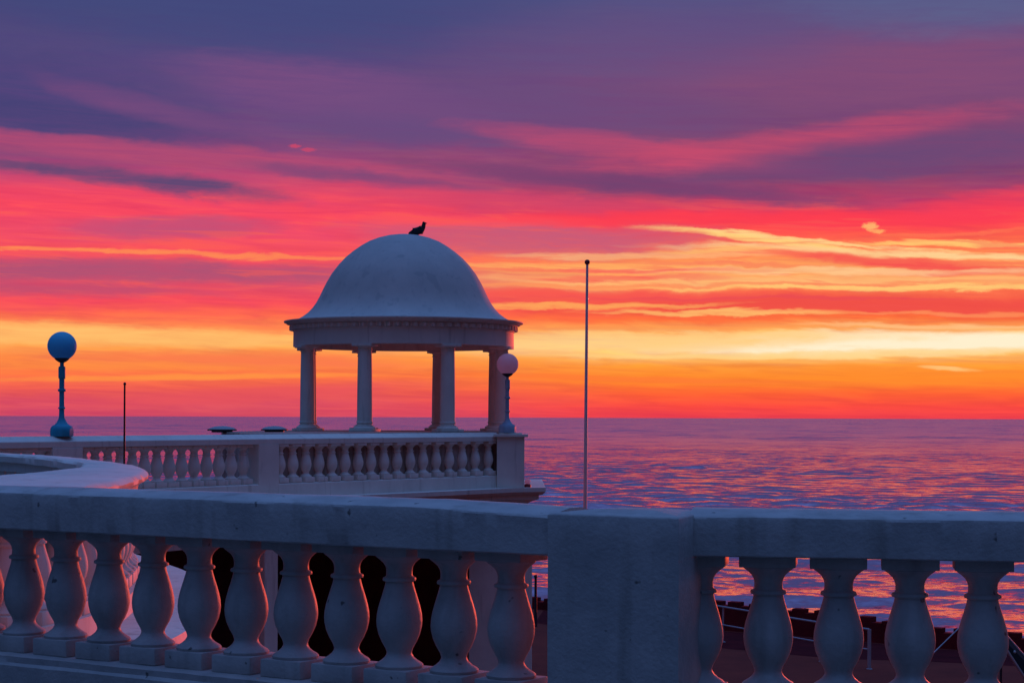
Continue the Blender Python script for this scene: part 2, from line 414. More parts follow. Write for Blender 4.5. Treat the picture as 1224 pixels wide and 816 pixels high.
# ------------------------------------------------------------------ curved bay balustrade on the left
BAYP = [(-3.9, 10.42), (-3.35, 10.58), (-2.92, 10.95), (-2.71, 11.6), (-2.67, 12.4), (-2.76, 13.6), (-2.98, 15.1), (-3.40, 16.6), (-3.98, 18.0), (-4.72, 19.6), (-5.5, 20.85), (-6.6, 22.0), (-8.4, 23.2), (-11, 24.2), (-14, 24.6)]
def catmull(P, step=.08):
    P = [Vector(p) for p in P]; P = [P[0] * 2 - P[1]] + P + [P[-1] * 2 - P[-2]]; out = []
    for i in range(1, len(P) - 2):
        n = max(2, int((P[i + 1] - P[i]).length / step))
        for k in range(n):
            t = k / n; a, b, c, d = P[i - 1:i + 3]
            out.append(.5 * ((2 * b) + (c - a) * t + (2 * a - 5 * b + 4 * c - d) * t * t + (3 * b - a - 3 * c + d) * t ** 3))
    return out + [P[-2]]
bpath = catmull(BAYP)
def offset(path, o):
    out = []
    for i, p in enumerate(path):
        d = (path[min(i + 1, len(path) - 1)] - path[max(i - 1, 0)]).normalized(); out.append(p + Vector((-d.y, d.x)) * o)
    return out
bay = empty('curved_balustrade', (-2.7, 12.2, FLOOR), 'curved white balustrade with a broad coping at the left edge, rim lit red', 'balustrade')
def cop(p):
    wb = float(np.interp(p.y, [10.4, 12.4, 13.5, 14.4, 15.5, 16.6, 19, 25], [1.1, 1.06, 1.0, .8, .58, .44, .39, .39]))   # the coping widens towards the corner
    return [(.09, RB - .012), (wb - .04, RB - .012), (wb - .04, RT - .10), (wb, RT - .09), (wb, RT - .03), (wb - .02, RT - .008), (wb * .5, RT - .002), (.06, RT - .012), (.02, RT - .026), (0, RT - .05), (.004, RT - .075), (.03, RT - .095), (.06, RT - .10), (.065, RT - .115), (.085, RT - .135)]
auto_smooth(MB().sweep(bpath, cop, 0, .006).build('coping', PAINT_FAR, bay), 40)
auto_smooth(MB().sweep(bpath, [(.02, FLOOR - .05), (.36, FLOOR - .05), (.36, PL - .014), (.02, PL - .014)]).build('plinth', PAINT_FAR, bay), 40)
auto_smooth(MB().sweep(bpath[8:], [(-.50, FLOOR + .0), (.3, FLOOR - .002), (.3, FLOOR - .4), (-.2, FLOOR - .4), (-.25, FLOOR - .24), (-.42, FLOOR - .17), (-.52, FLOOR - .08)]).build('ledge', PAINT_FAR, bay), 40)
bs = []; acc = .15; op = offset(bpath, .195)
for i in range(len(op) - 1):
    L_ = (op[i + 1] - op[i]).length
    if acc <= 0 and len(bs) < 46:
        d = op[i + 1] - op[i]; bs.append((op[i].x, op[i].y, math.atan2(d.y, d.x))); acc += .30
    acc -= L_
put_balusters(bay, bs, PL - .014, lambda s: s[2], PAINT_FAR, n=20)
bw = MB().sweep(bpath[10:], [(.05, -.05), (.5, -.05), (.5, FLOOR - .41), (.05, FLOOR - .41)]).build('retaining_wall', PAINT_FAR)
tag(bw, 'curved retaining wall below the curved balustrade, dropping to the dark courtyard', 'retaining wall')
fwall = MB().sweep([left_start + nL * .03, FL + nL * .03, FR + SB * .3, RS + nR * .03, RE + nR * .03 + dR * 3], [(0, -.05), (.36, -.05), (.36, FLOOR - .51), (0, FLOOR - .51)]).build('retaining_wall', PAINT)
tag(fwall, 'straight retaining wall under the nearest balustrade, dropping to the promenade', 'retaining wall')
# terrace floor
arcp = [tuple(p) for p in offset(bpath, .3)[6::4]]
sheet('terrace', [(-60, -25), (9, -25), tuple(RE + dR * 3 + nR * .1), tuple(C + nR * .1), tuple(FL + nL * .1), tuple(left_start + nL * .1)] + arcp + [(-60, arcp[-1][1])], FLOOR, FLOORM)

# ------------------------------------------------------------------ colonnade building with the far balustrade
Q0 = Vector((-9.18, 25.3)); Q1 = Vector((-4.46, 32.5)); Q2 = Vector((-.21, 38.0))
QE = Vector((.26, 38.25)); QB = Vector((.26, 43.0))
d01 = (Q1 - Q0).normalized(); d12 = (Q2 - Q1).normalized()
n01 = Vector((-d01.y, d01.x)); n12 = Vector((-d12.y, d12.x))
Zr = lambda h: EYE - h
col = empty('colonnade', (-3, 38, 0), 'white seaside colonnade below the far balustrade, dark openings between its blue-white pillars', 'building')
path_out = [Q0, Q1, Q2, QE, QB]
corn = [(-.44, Zr(1.455)), (.30, Zr(1.455)), (.30, Zr(1.80)), (-.06, Zr(1.80)), (-.16, Zr(1.74)), (-.30, Zr(1.70)), (-.30, Zr(1.62)), (-.38, Zr(1.60)), (-.44, Zr(1.54))]
auto_smooth(MB().sweep(path_out, corn).build('cornice', PAINT_FAR, col), 30)
MB().sweep(path_out, [(.0, Zr(1.803)), (.35, Zr(1.803)), (.35, Zr(2.25)), (0, Zr(2.25))]).build('lintel', PAINT_FAR, col)
back = [QB, Vector((-5.0, 43.0)), Vector((-6.2, 36.6)), Q0 + n01 * 2.9]
MB().prism([tuple(p) for p in [Q0 + n01 * .31, Q1 + n01 * .31, Q2 + n12 * .31, QE + Vector((-.31, .1)), QB + Vector((-.31, 0))] + back[1:]], Zr(1.75), Zr(1.44)).build('roof_slab', FLOORM, col)
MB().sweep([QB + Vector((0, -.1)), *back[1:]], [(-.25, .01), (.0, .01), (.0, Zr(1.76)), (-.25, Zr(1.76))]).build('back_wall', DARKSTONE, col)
MB().sweep([QE + Vector((-.05, .7)), QB + Vector((-.05, -.2))], [(0, 0), (.3, 0), (.3, Zr(2.25)), (0, Zr(2.25))]).build('end_wall', PAINT_FAR, col)
for px in (-50, 120, 316):
    t = ray_hit(px, Q0 + n01 * .1, d01); c = Q0 + n01 * .1 + d01 * t
    b = MB().box((c.x, c.y, (Zr(2.253)) / 2), (.36, .36, Zr(2.253)), math.atan2(d01.y, d01.x), .02)
    b.box((c.x, c.y, .22), (.46, .46, .44), math.atan2(d01.y, d01.x), .02)
    b.build('pillar', PAINT_FAR, col)
cx0, cx1 = X(561, 37.9), X(639, 37.9)
MB().box(((cx0 + cx1) / 2 - .02, 38.35, Zr(2.253) / 2), (cx1 - cx0 - .04, .9, Zr(2.253)), 0, .02).build('pillar', PAINT_FAR, col)
# podium that carries the kiosk
PT = Zr(.315)
pod = [Q1 + n12 * .30 + d12 * .05, Q2 + n12 * .30, Vector((.02, 38.55)), Vector((.02, 42.7)), Vector((-4.9, 42.7)), Vector((-5.75, 36.4))]
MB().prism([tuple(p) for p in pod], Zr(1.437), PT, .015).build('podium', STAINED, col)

far = empty('balustrade', (-4, 33, Zr(1.45)), 'far white balustrade below the domed kiosk, rust stained between its balusters', 'balustrade')
def far_rail(h0=.50): return [(.0, Zr(h0)), (.34, Zr(h0)), (.34, Zr(.41)), (.33, Zr(.40)), (.17, Zr(.325)), (.01, Zr(.40)), (0, Zr(.412))]
def at01(px): return Q0 + d01 * ray_hit(px, Q0, d01)
def at12(px): return Q1 + d12 * ray_hit(px, Q1, d12)
pr = at12(592)
auto_smooth(MB().sweep([Q0, Q1, at12(600)], far_rail()).build('coping', PAINT_FAR, far), 20)
bprof = lambda t: [(-.02, Zr(1.454)), (.30, Zr(1.454)), (.30, Zr(t + .01)), (.28, Zr(t)), (.02, Zr(t)), (-.005, Zr(t + .02))]
MB().sweep([Q0, at01(310)], bprof(1.20)).build('plinth', PAINT_FAR, far)
MB().sweep([at12(333), at12(597)], bprof(1.20)).build('plinth', PAINT_FAR, far)
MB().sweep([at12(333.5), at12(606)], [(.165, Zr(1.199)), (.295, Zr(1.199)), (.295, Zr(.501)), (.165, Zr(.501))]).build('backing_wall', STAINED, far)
# intermediate pier, lamp pier, end pier
def far_pier(p, q, nrm, top=True):
    a = p - nrm * .006; b = q - nrm * .006
    pts = [a, b, b + nrm * .35, a + nrm * .35]
    MB().prism([tuple(v) for v in pts], Zr(1.455), Zr(.503), .006).build('pier', PAINT_FAR, far)
far_pier(at01(309.5), at12(333.5), n12)
far_pier(at01(63), at01(99), n01)
ex0, ex1 = X(594, 37.8), X(627, 37.8)
MB().box(((ex0 + ex1) / 2, 38.1, Zr(.935)), (ex1 - ex0, .6, 1.04), 0, .008).build('pier', PAINT_FAR, far)
m = MB().box(((ex0 + ex1) / 2, 38.1, Zr(.385)), (ex1 - ex0 + .14, .74, .056), 0, .006)
m.prism([(ex0 + .05, 37.95), (ex1 - .05, 37.95), (ex1 - .05, 38.3), (ex0 + .05, 38.3)], Zr(.36), Zr(.33), .005); m.build('pier_cap', PAINT_FAR, far)
szf = .695 / BAL_H
s0 = [at12(340.5 + k * 15.55) + n12 * .13 for k in range(17)]
put_balusters(far, s0, Zr(1.198), math.atan2(d12.y, d12.x), PAINT_FAR, 1.0, szf, 16)
s1 = [at01(107.5 + k * 14.75) + n01 * .16 for k in range(14)]
put_balusters(far, s1, Zr(1.198), math.atan2(d01.y, d01.x), PAINT_FAR, 1.0, szf, 16)
s2 = [at01(56 - k * 14.75) + n01 * .16 for k in range(10)]
put_balusters(far, s2, Zr(1.198), math.atan2(d01.y, d01.x), PAINT_FAR, 1.0, szf, 16)

# ------------------------------------------------------------------ domed kiosk
KC = Vector((X(482.5, 39.65), 39.65, 0)); kz = EYE
kiosk = empty('domed_kiosk', (KC.x, KC.y, PT), 'round white kiosk with a smooth dome on eight columns, a dark bird perched on top', 'kiosk')
dprof = [(2.42, 2.018), (2.34, 2.045), (2.26, 2.075), (2.18, 2.12), (2.06, 2.21), (1.965, 2.31), (1.88, 2.43), (1.81, 2.56), (1.74, 2.71), (1.66, 2.87), (1.55, 3.06), (1.405, 3.25), (1.26, 3.405),
         (1.10, 3.54), (.93, 3.66), (.757, 3.76), (.56, 3.836), (.36, 3.887), (.18, 3.912), (.03, 3.92)]
dome = MB().lathe(dprof, (KC.x, KC.y, kz), 96).build('dome', DOME, kiosk, True); auto_smooth(dome, 50)
cprof = [(2.30, 1.925), (2.44, 1.925), (2.45, 1.945), (2.50, 1.955), (2.535, 1.985), (2.56, 1.99), (2.57, 2.003), (2.57, 2.022), (2.40, 2.026), (2.30, 2.024)]
auto_smooth(MB().lathe(cprof, (KC.x, KC.y, kz), 96).build('cornice', PAINT_FAR, kiosk), 25)
eprof = [(2.05, 1.485), (2.37, 1.485), (2.37, 1.52), (2.365, 1.80), (2.385, 1.81), (2.385, 1.825), (2.372, 1.83), (2.372, 1.924), (2.05, 1.924)]
ent = MB()
n = 96; V = []; Fc = []
for r, z in eprof:
    for k in range(n): V.append((KC.x + r * math.cos(2 * math.pi * k / n), KC.y + r * math.sin(2 * math.pi * k / n), kz + z))
mm = len(eprof)
for i in range(mm):
    for k in range(n): Fc.append((i * n + k, i * n + (k + 1) % n, ((i + 1) % mm) * n + (k + 1) % n, ((i + 1) % mm) * n + k))
ent.add(V, Fc); auto_smooth(ent.build('entablature', PAINT_FAR, kiosk), 25)
den = MB(); V = []; Fc = []; nt_ = 84 * 4
for zz in (1.832, 1.915):
    for k in range(nt_):
        r_ = 2.455 if k % 4 < 2 else 2.38
        a = 2 * math.pi * k / nt_; V.append((KC.x + r_ * math.cos(a), KC.y + r_ * math.sin(a), kz + zz))
for k in range(nt_): Fc.append((k, (k + 1) % nt_, nt_ + (k + 1) % nt_, nt_ + k))
Fc.append(tuple(range(nt_))); Fc.append(tuple(range(nt_, 2 * nt_)))
den.add(V, Fc).build('dentil_course', PAINT_FAR, kiosk)
MB().lathe([(2.04, 1.87), (2.04, 1.9)], (KC.x, KC.y, kz), 64).build('ceiling', PAINT_FAR, kiosk)
cr = 2.21
colp = [(.155, 0.13), (.155, .16), (.168, .18), (.168, .2), (.155, .21), (.153, .6), (.146, 1.2), (.138, 1.66), (.15, 1.665), (.15, 1.685), (.14, 1.69), (.14, 1.72), (.16, 1.735), (.165, 1.745)]
c0 = None
for k in range(8):
    a = R(22.5 + 45 * k + 4.9)
    p = (KC.x + cr * math.cos(a), KC.y + cr * math.sin(a), PT)
    if c0 is None:
        c0 = auto_smooth(MB().lathe(colp, (0, 0, 0), 28).build('column', PAINT_FAR, kiosk, loc=(0, 0, 0)), 30)
        b0 = MB().box((0, 0, .03), (.50, .50, .06), 0, .008).lathe([(.22, .058), (.235, .075), (.22, .10), (.185, .112), (.19, .125), (.175, .135)], (0, 0, 0), 28).build('column_base', PAINT_FAR, c0, loc=(0, 0, 0))
        k0 = MB().box((0, 0, 1.771), (.42, .42, .056), 0, .006).build('capital', PAINT_FAR, c0, loc=(0, 0, 0))
        for q in (b0, k0): q.location = (0, 0, 0); auto_smooth(q, 30)
        o = c0
    else:
        o = c0.copy(); COL.objects.link(o); o.parent = kiosk
        for s_ in (b0, k0):
            q = s_.copy(); COL.objects.link(q); q.parent = o
    o.location = Vector(p) - parent_world(kiosk); o.rotation_euler.z = a

# ------------------------------------------------------------------ bird on the dome (one continuous skinned body)
def skin_body(name, pts, edges, radii, mat, parent, sub=2):
    me = bpy.data.meshes.new(name); me.from_pydata(pts, edges, [])
    o = bpy.data.objects.new(name, me); COL.objects.link(o)
    md = o.modifiers.new('skin', 'SKIN'); md.use_smooth_shade = True
    for i, r in enumerate(radii):
        me.skin_vertices[0].data[i].radius = (r, r) if not isinstance(r, tuple) else r
    me.skin_vertices[0].data[0].use_root = True
    sm = o.modifiers.new('sub', 'SUBSURF'); sm.levels = sub; sm.render_levels = sub
    bpy.context.view_layer.update()
    dg = bpy.context.evaluated_depsgraph_get()
    nm = bpy.data.meshes.new_from_object(o.evaluated_get(dg))
    bpy.data.objects.remove(o)
    o = bpy.data.objects.new(name, nm); COL.objects.link(o); nm.name = name
    nm.materials.clear(); nm.materials.append(mat)
    for p in nm.polygons: p.use_smooth = True
    o.parent = parent
    return o
bx = X(498.5, 39.65)
bz = kz + 3.88
bird = empty('bird', (bx, 39.65, bz), 'small dark bird standing with its neck raised on top of the white dome', 'bird')
pts = [(0, 0, .115), (.075, 0, .135), (-.075, 0, .09), (-.15, 0, .068), (-.205, 0, .048), (.115, 0, .18), (.13, 0, .235), (.138, 0, .285), (.152, 0, .308)]
body = skin_body('body', pts, [(0, 1), (0, 2), (2, 3), (3, 4), (1, 5), (5, 6), (6, 7), (7, 8)], [.088, .08, .072, .046, .022, .06, .046, .044, 0.044], FEATHER, bird)
MB().tube((bx + .135, 39.65, bz + .288), (bx + .205, 39.65, bz + .276), .022, .005, 8).build('beak', CUP, bird)
for s_ in (-.022, .022):
    m = MB().tube((bx + .01, 39.65 + s_, bz + .062), (bx + .02, 39.65 + s_, bz - .004), .007, .006, 8)
    for dx, dy in ((.045, 0), (.035, .022), (.035, -.022), (-.02, 0)):
        m.tube((bx + .02, 39.65 + s_, bz + .002), (bx + .02 + dx, 39.65 + s_ + dy, bz - .006), .005, .003, 6)
    m.build('leg', CUP, bird)

# ------------------------------------------------------------------ globe lamps on the far balustrade
def lamp(p, z, label, globe_mat, paint):
    t = empty('globe_lamp', (p[0], p[1], z), label, 'lamp', 'globe lamps on the far balustrade')
    b = MB().lathe([(.165, 0), (.182, .012), (.186, .05), (.186, .10), (.175, .14), (.15, .17), (.115, .182)], (p[0], p[1], z), 10)
    auto_smooth(b.build('base', paint, t), 30)
    s = MB().lathe([(.118, .18), (.085, .215), (.06, .26), (.046, .30), (.042, .40), (.042, .43), (.058, .437), (.058, .455), (.042, .462), (.04, .70), (.06, .71), (.064, .725), (.06, .742), (.042, .75), (.042, .90),
                    (.052, .91), (.055, .93), (.055, 1.07), (.05, 1.095), (.033, 1.10), (.03, 1.15), (.036, 1.158)], (p[0], p[1], z), 20)
    auto_smooth(s.build('post', paint, t), 40)
    auto_smooth(MB().lathe([(.034, 1.158), (.06, 1.17), (.095, 1.195), (.118, 1.225), (.122, 1.232)], (p[0], p[1], z), 24).build('cup', CUP, t), 40)
    MB().sphere((p[0], p[1], z + 1.418), .225, 36, 24).build('globe', globe_mat, t, True)
c = at01(83) + n01 * .17
lamp((c.x, c.y), Zr(.332), 'turquoise lamp with a deep blue globe on the far balustrade at left', GLOBEBLUE, LAMPBLUE)
lamp((X(606.5, 38.1), 38.1), Zr(.332), 'globe lamp with a pale pinkish globe on the end pier by the kiosk', GLOBEPALE, LAMPGREY)

# ------------------------------------------------------------------ low domed caps on the podium
for px, d, w, lab in ((265.5, 35.9, .57, 'low domed cap with dark rim, the one farther from the kiosk columns'), (328, 36.6, .54, 'low domed cap with dark rim, the one right beside the kiosk column')):
    x_ = X(px, d)
    t = empty('roof_vent', (x_, d, PT), lab, 'vent', 'low domed caps on the podium')
    MB().lathe([(w * .36, -.005), (w * .36, .03)], (x_, d, PT), 24).build('collar', LEAD, t)
    auto_smooth(MB().lathe([(w * .47, .028), (w * .5, .03), (w * .5, .052), (w * .48, .058)], (x_, d, PT), 32).build('rim', LEAD, t), 40)
    auto_smooth(MB().lathe([(w * .46, .056), (w * .40, .082), (w * .28, .105), (w * .12, .118), (.01, .121)], (x_, d, PT), 32).build('lid', PALECAP, t), 50)

# ------------------------------------------------------------------ poles
fx = X(700, 42)
fp = empty('flagpole', (fx, 42, 0), 'tall bare flagpole with a small ball on top, right of the domed kiosk', 'flagpole')
ztop = EYE + (498.3 - 316) / F * 42
s = MB(); lean = .0055
for k in range(12):
    z0, z1 = ztop * k / 12, ztop * (k + 1) / 12
    s.tube((fx + lean * z0 - .03, 42, z0), (fx + lean * z1 - .03, 42, z1), .055 - .026 * k / 12, .055 - .026 * (k + 1) / 12, 14)
auto_smooth(s.build('shaft', POLE, fp), 50)
MB().sphere((fx + lean * ztop - .03, 42, ztop + .05), .062, 16, 10).build('finial', REDKNOB, fp, True)
MB().lathe([(.16, 0), (.16, .05), (.10, .08), (.08, .3)], (fx - .03, 42, 0), 16).build('foot', POLE, fp)
mx_ = X(149, 25)
mp_ = empty('pole', (mx_, 25, 0), 'thin dark pole rising in front of the far balustrade, right of the blue globe lamp', 'pole')
zt = EYE + (496.3 - 460) / F * 25
MB().tube((mx_ - .02, 25, 0), (mx_, 25, zt), .021, .013, 10).build('shaft', POLEDARK, mp_)
MB().lathe([(.015, zt), (.02, zt + .01), (.018, zt + .03), (.005, zt + .04)], (mx_, 25, 0), 10).build('finial', POLEDARK, mp_)
gx = X(641, 58)
gp = empty('post', (gx, 58, 0), 'slim dark post on the promenade glimpsed left of the foreground pier', 'post')
MB().tube((gx, 58, 0), (gx, 58, 1.55), .05, .04, 10).build('shaft', POLEDARK, gp)
MB().sphere((gx, 58, 1.58), .06, 12, 8).build('knob', POLEDARK, gp, True)

# ------------------------------------------------------------------ sea wall with merlons
tops = [.39, .39, .93, .80, .58, .5, .5]
sw = MB()
for i in range(len(wall_line) - 1):
    p, q = Vector(wall_line[i]), Vector(wall_line[i + 1]); L_ = (q - p).length; d = (q - p) / L_; nn = Vector((-d.y, d.x))
    n = max(1, int(L_ / .72))
    for k in range(n):
        a, b = p + d * (L_ * k / n), p + d * (L_ * (k + 1) / n)
        z = tops[i] + (tops[i + 1] - tops[i]) * (k + .5) / n
        j = random.uniform(-.03, .03)
        sw.prism([tuple(a), tuple(b - d * .004), tuple(b + nn * .35 - d * .004), tuple(a + nn * .35)], -.1, z - .13)
        e = a + d * .42
        sw.prism([tuple(a + nn * .02), tuple(e + nn * .02), tuple(e + nn * .33), tuple(a + nn * .33)], z - .131, z + j, .015)
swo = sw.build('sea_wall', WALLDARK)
tag(swo, 'low dark sea wall with a notched top along the seaward edge of the promenade', 'wall')

# ------------------------------------------------------------------ promenade railing
def gp3(px, d, z): return Vector((X(px, d), d, z))
rl = empty('railing', (X(940, 51), 51, 0), 'two bar galvanised handrail standing on the promenade, seen through the gaps right of the pier', 'railing')
P0, P1_, P2_ = gp3(840, 55.0, 0), gp3(983, 49.9, 0), gp3(1040, 48.4, 0)
up = Vector((0, 0, 1))
tr = MB()
for z in (1.05,): tr.tube(P0 + up * z, P1_ + up * z, .028).tube(P1_ + up * z, P2_ + up * z, .028)
tr.build('top_rail', STEEL, rl)
MB().tube(P0 + up * .52, P1_ + up * .52, .022).tube(P1_ + up * .52, P2_ + up * .52, .022).build('lower_rail', STEEL, rl)
for q in (gp3(865, 54.1, 0), gp3(925, 51.95, 0), P1_, P2_):
    MB().tube(q, q + up * 1.05, .03 if q is not P2_ else .05).lathe([(.08, 0), (.08, .02), (.05, .03)], tuple(q), 12).build('post', STEEL, rl)

# leaning rod and the slanting rack by the right edge
a_, b_ = gp3(1118, 50.5, .22), gp3(1157, 51.5, .97)
rod = empty('rod', (a_.x, a_.y, 0), 'thin pale rod leaning diagonally before the dark sea wall', 'rod')
MB().tube((a_.x - .2, a_.y, 0), b_, .018, .016, 8).build('shaft', STEEL, rod)
MB().tube(b_ + Vector((-.05, 0, -.06)), b_ + Vector((.05, 0, .08)), .05, .035, 10).build('grip', CUP, rod)
rk = empty('rack', (X(1230, 44), 44, 0), 'black slanting board between two shiny rails at the far right beyond the balustrade', 'rack')
u0, u1 = gp3(1192, 44, 1.68), gp3(1262, 44, .10); w0, w1 = u0 + Vector((-.10, -.25, -.16)), gp3(1240, 43.75, 0.02)
MB().tube(u0, u1, .035, .035, 10).build('rail', REDRAIL, rk)
MB().tube(w0, w1, .035, .035, 10).build('rail', REDRAIL, rk)
nrm = (u1 - u0).cross(w0 - u0).normalized() * .02
bd = MB(); q = [u0 * .93 + w0 * .07, u1 * .93 + w1 * .07, u1 * .07 + w1 * .93, u0 * .07 + w0 * .93]
bd.add([tuple(v + nrm) for v in q] + [tuple(v - nrm) for v in q], [(0, 1, 2, 3), (7, 6, 5, 4), (0, 4, 5, 1), (1, 5, 6, 2), (2, 6, 7, 3), (3, 7, 4, 0)])
bd.build('board', BLACKM, rk)
for t_ in (.15, .36):
    c = (u0 * .5 + w0 * .5) * (1 - t_) + (u1 * .5 + w1 * .5) * t_
    MB().sphere(tuple(c + Vector((0, -.04, .0))), .045, 12, 8).build('fixing', PALECAP, rk, True)
for q in (u0.lerp(u1, .08), u0.lerp(u1, .75)):
    MB().tube((q.x, q.y + .02, 0), q, .03, .03, 8).build('stay', POLEDARK, rk)

# small round red light on the cornice beside the end pier
lx = X(631, 38.1)
ln = empty('marker_light', (lx, 38.1, Zr(1.455)), 'tiny red and white round fitting on the ledge against the end pier', 'light fitting')
MB().lathe([(.07, 0), (.07, .05), (.05, .07)], (lx, 38.1, Zr(1.455)), 12).build('base', REDKNOB, ln)
MB().sphere((lx, 38.1, Zr(1.455) + .12), .06, 14, 10).build('cap', GLOBEPALE, ln, True)

# ------------------------------------------------------------------ sky
def build_world():
    w = bpy.data.worlds.new('World'); sc.world = w; w.use_nodes = True
    nt = w.node_tree; N = nt.nodes; Lk = nt.links.new
    for n in list(N): N.remove(n)
    def M(op, a, b=None, c=None, clamp=False):
        n = N.new('ShaderNodeMath'); n.operation = op; n.use_clamp = clamp
        for i, v in enumerate((a, b, c)):
            if v is None: continue
            if isinstance(v, (int, float)): n.inputs[i].default_value = v
            else: Lk(v, n.inputs[i])
        return n.outputs[0]
    def mr(v, a, b, c=0.0, d=1.0, smooth=True):
        n = N.new('ShaderNodeMapRange'); n.interpolation_type = 'SMOOTHSTEP' if smooth else 'LINEAR'
        for i, q in enumerate((a, b, c, d)): n.inputs[i + 1].default_value = q
        Lk(v, n.inputs[0]); return n.outputs[0]
    def mix(f, a, b, mode='MIX'):
        n = N.new('ShaderNodeMix'); n.data_type = 'RGBA'; n.blend_type = mode
        for i, v in ((0, f), (6, a), (7, b)):
            if isinstance(v, (int, float)): n.inputs[i].default_value = v
            elif isinstance(v, tuple): n.inputs[i].default_value = v
            else: Lk(v, n.inputs[i])
        return n.outputs[2]
    tc = N.new('ShaderNodeTexCoord'); sp = N.new('ShaderNodeSeparateXYZ'); Lk(tc.outputs['Generated'], sp.inputs[0])
    x, y, z = sp.outputs
    az = M('ARCTAN2', x, y); el = M('ARCSINE', z)
    def noise(sa, se, seed, detail=4, rough=.55, dist=0.0, shear=0.0):
        e2 = M('ADD', el, M('MULTIPLY', az, shear)) if shear else el
        cv = N.new('ShaderNodeCombineXYZ'); Lk(M('MULTIPLY', az, sa), cv.inputs[0]); Lk(M('MULTIPLY', e2, se), cv.inputs[1]); cv.inputs[2].default_value = seed
        n = N.new('ShaderNodeTexNoise'); n.inputs['Scale'].default_value = 1; n.inputs['Detail'].default_value = detail
        n.inputs['Roughness'].default_value = rough; n.inputs['Distortion'].default_value = dist
        Lk(cv.outputs[0], n.inputs['Vector']); return n.outputs['Fac']
    n1 = noise(7, 34, 1.3, 3, .5, .6, .05)
    n2 = noise(26, 120, 5.1, 7, .62, .5, .04)
    n3 = noise(17, 250, 9.7, 7, .62, .7, .03)
    n5 = noise(44, 150, 21.7, 6, .6, .6, -.05)
    n4 = noise(24, 46, 13.1, 3)
    low = mr(el, .004, .05)
    wob = M('ADD', M('MULTIPLY', M('SUBTRACT', n1, .5), .010), M('MULTIPLY', M('SUBTRACT', n2, .5), .0075))
    v = M('ADD', el, M('MULTIPLY', wob, low))
    u = M('ADD', az, M('MULTIPLY', M('SUBTRACT', n4, .5), .03))
    def ramp(stops, fac):
        n = N.new('ShaderNodeValToRGB'); cr = n.color_ramp; cr.interpolation = 'LINEAR'
        st = sorted([((498 - py) / F / .24, srgb(*c)) for py, c in stops])
        cr.elements[0].position = st[0][0]; cr.elements[0].color = st[0][1]
        cr.elements[1].position = st[-1][0]; cr.elements[1].color = st[-1][1]
        for p, c in st[1:-1]:
            e = cr.elements.new(p); e.color = c
        Lk(fac, n.inputs[0]); return n.outputs[0]
    t = M('DIVIDE', v, .24)
    left = ramp([(498, (210, 74, 100)), (482, (222, 80, 97)), (466, (240, 94, 82)), (450, (252, 116, 70)), (430, (255, 140, 72)), (410, (255, 168, 86)), (396, (255, 140, 80)), (380, (255, 104, 80)),
                 (365, (246, 76, 92)), (345, (225, 78, 102)), (325, (232, 78, 102)), (305, (250, 84, 92)), (285, (240, 76, 104)), (262, (250, 74, 96)), (240, (238, 72, 102)), (222, (200, 74, 112)), (200, (160, 74, 118)),
                 (170, (118, 74, 124)), (130, (102, 74, 126)), (80, (86, 73, 125)), (30, (68, 70, 121)), (-20, (62, 73, 124))], t)
    right = ramp([(498, (238, 64, 76)), (485, (250, 74, 66)), (470, (255, 98, 54)), (452, (255, 134, 46)), (436, (255, 152, 58)), (425, (255, 192, 108)), (408, (255, 214, 152)), (394, (255, 170, 90)), (382, (252, 110, 62)),
                  (368, (246, 84, 68)), (352, (252, 110, 76)), (342, (255, 168, 100)), (325, (255, 164, 96)), (308, (255, 140, 84)), (292, (255, 110, 76)), (276, (253, 76, 80)), (258, (244, 62, 86)), (240, (180, 66, 104)),
                  (215, (126, 68, 112)), (185, (140, 72, 112)), (150, (122, 72, 116)), (100, (118, 76, 122)), (50, (104, 78, 126)), (0, (86, 84, 132)), (-25, (80, 84, 134))], t)
    lr = mr(M('ADD', u, M('MULTIPLY', M('SUBTRACT', n1, .5), .12)), -.12, .09)
    col = mix(lr, left, right)
    # fine wind-drawn streaks
    st = M('MULTIPLY_ADD', M('SUBTRACT', n3, .5), .75, 1.0)
    cst = N.new('ShaderNodeCombineXYZ'); Lk(st, cst.inputs[0]); Lk(M('MULTIPLY_ADD', M('SUBTRACT', n3, .5), 1.5, 1.0), cst.inputs[1]); Lk(M('MULTIPLY_ADD', M('SUBTRACT', n2, .5), .5, 1.0), cst.inputs[2])
    col = mix(mr(el, .10, .19, .7, .22), col, cst.outputs[0], 'MULTIPLY')
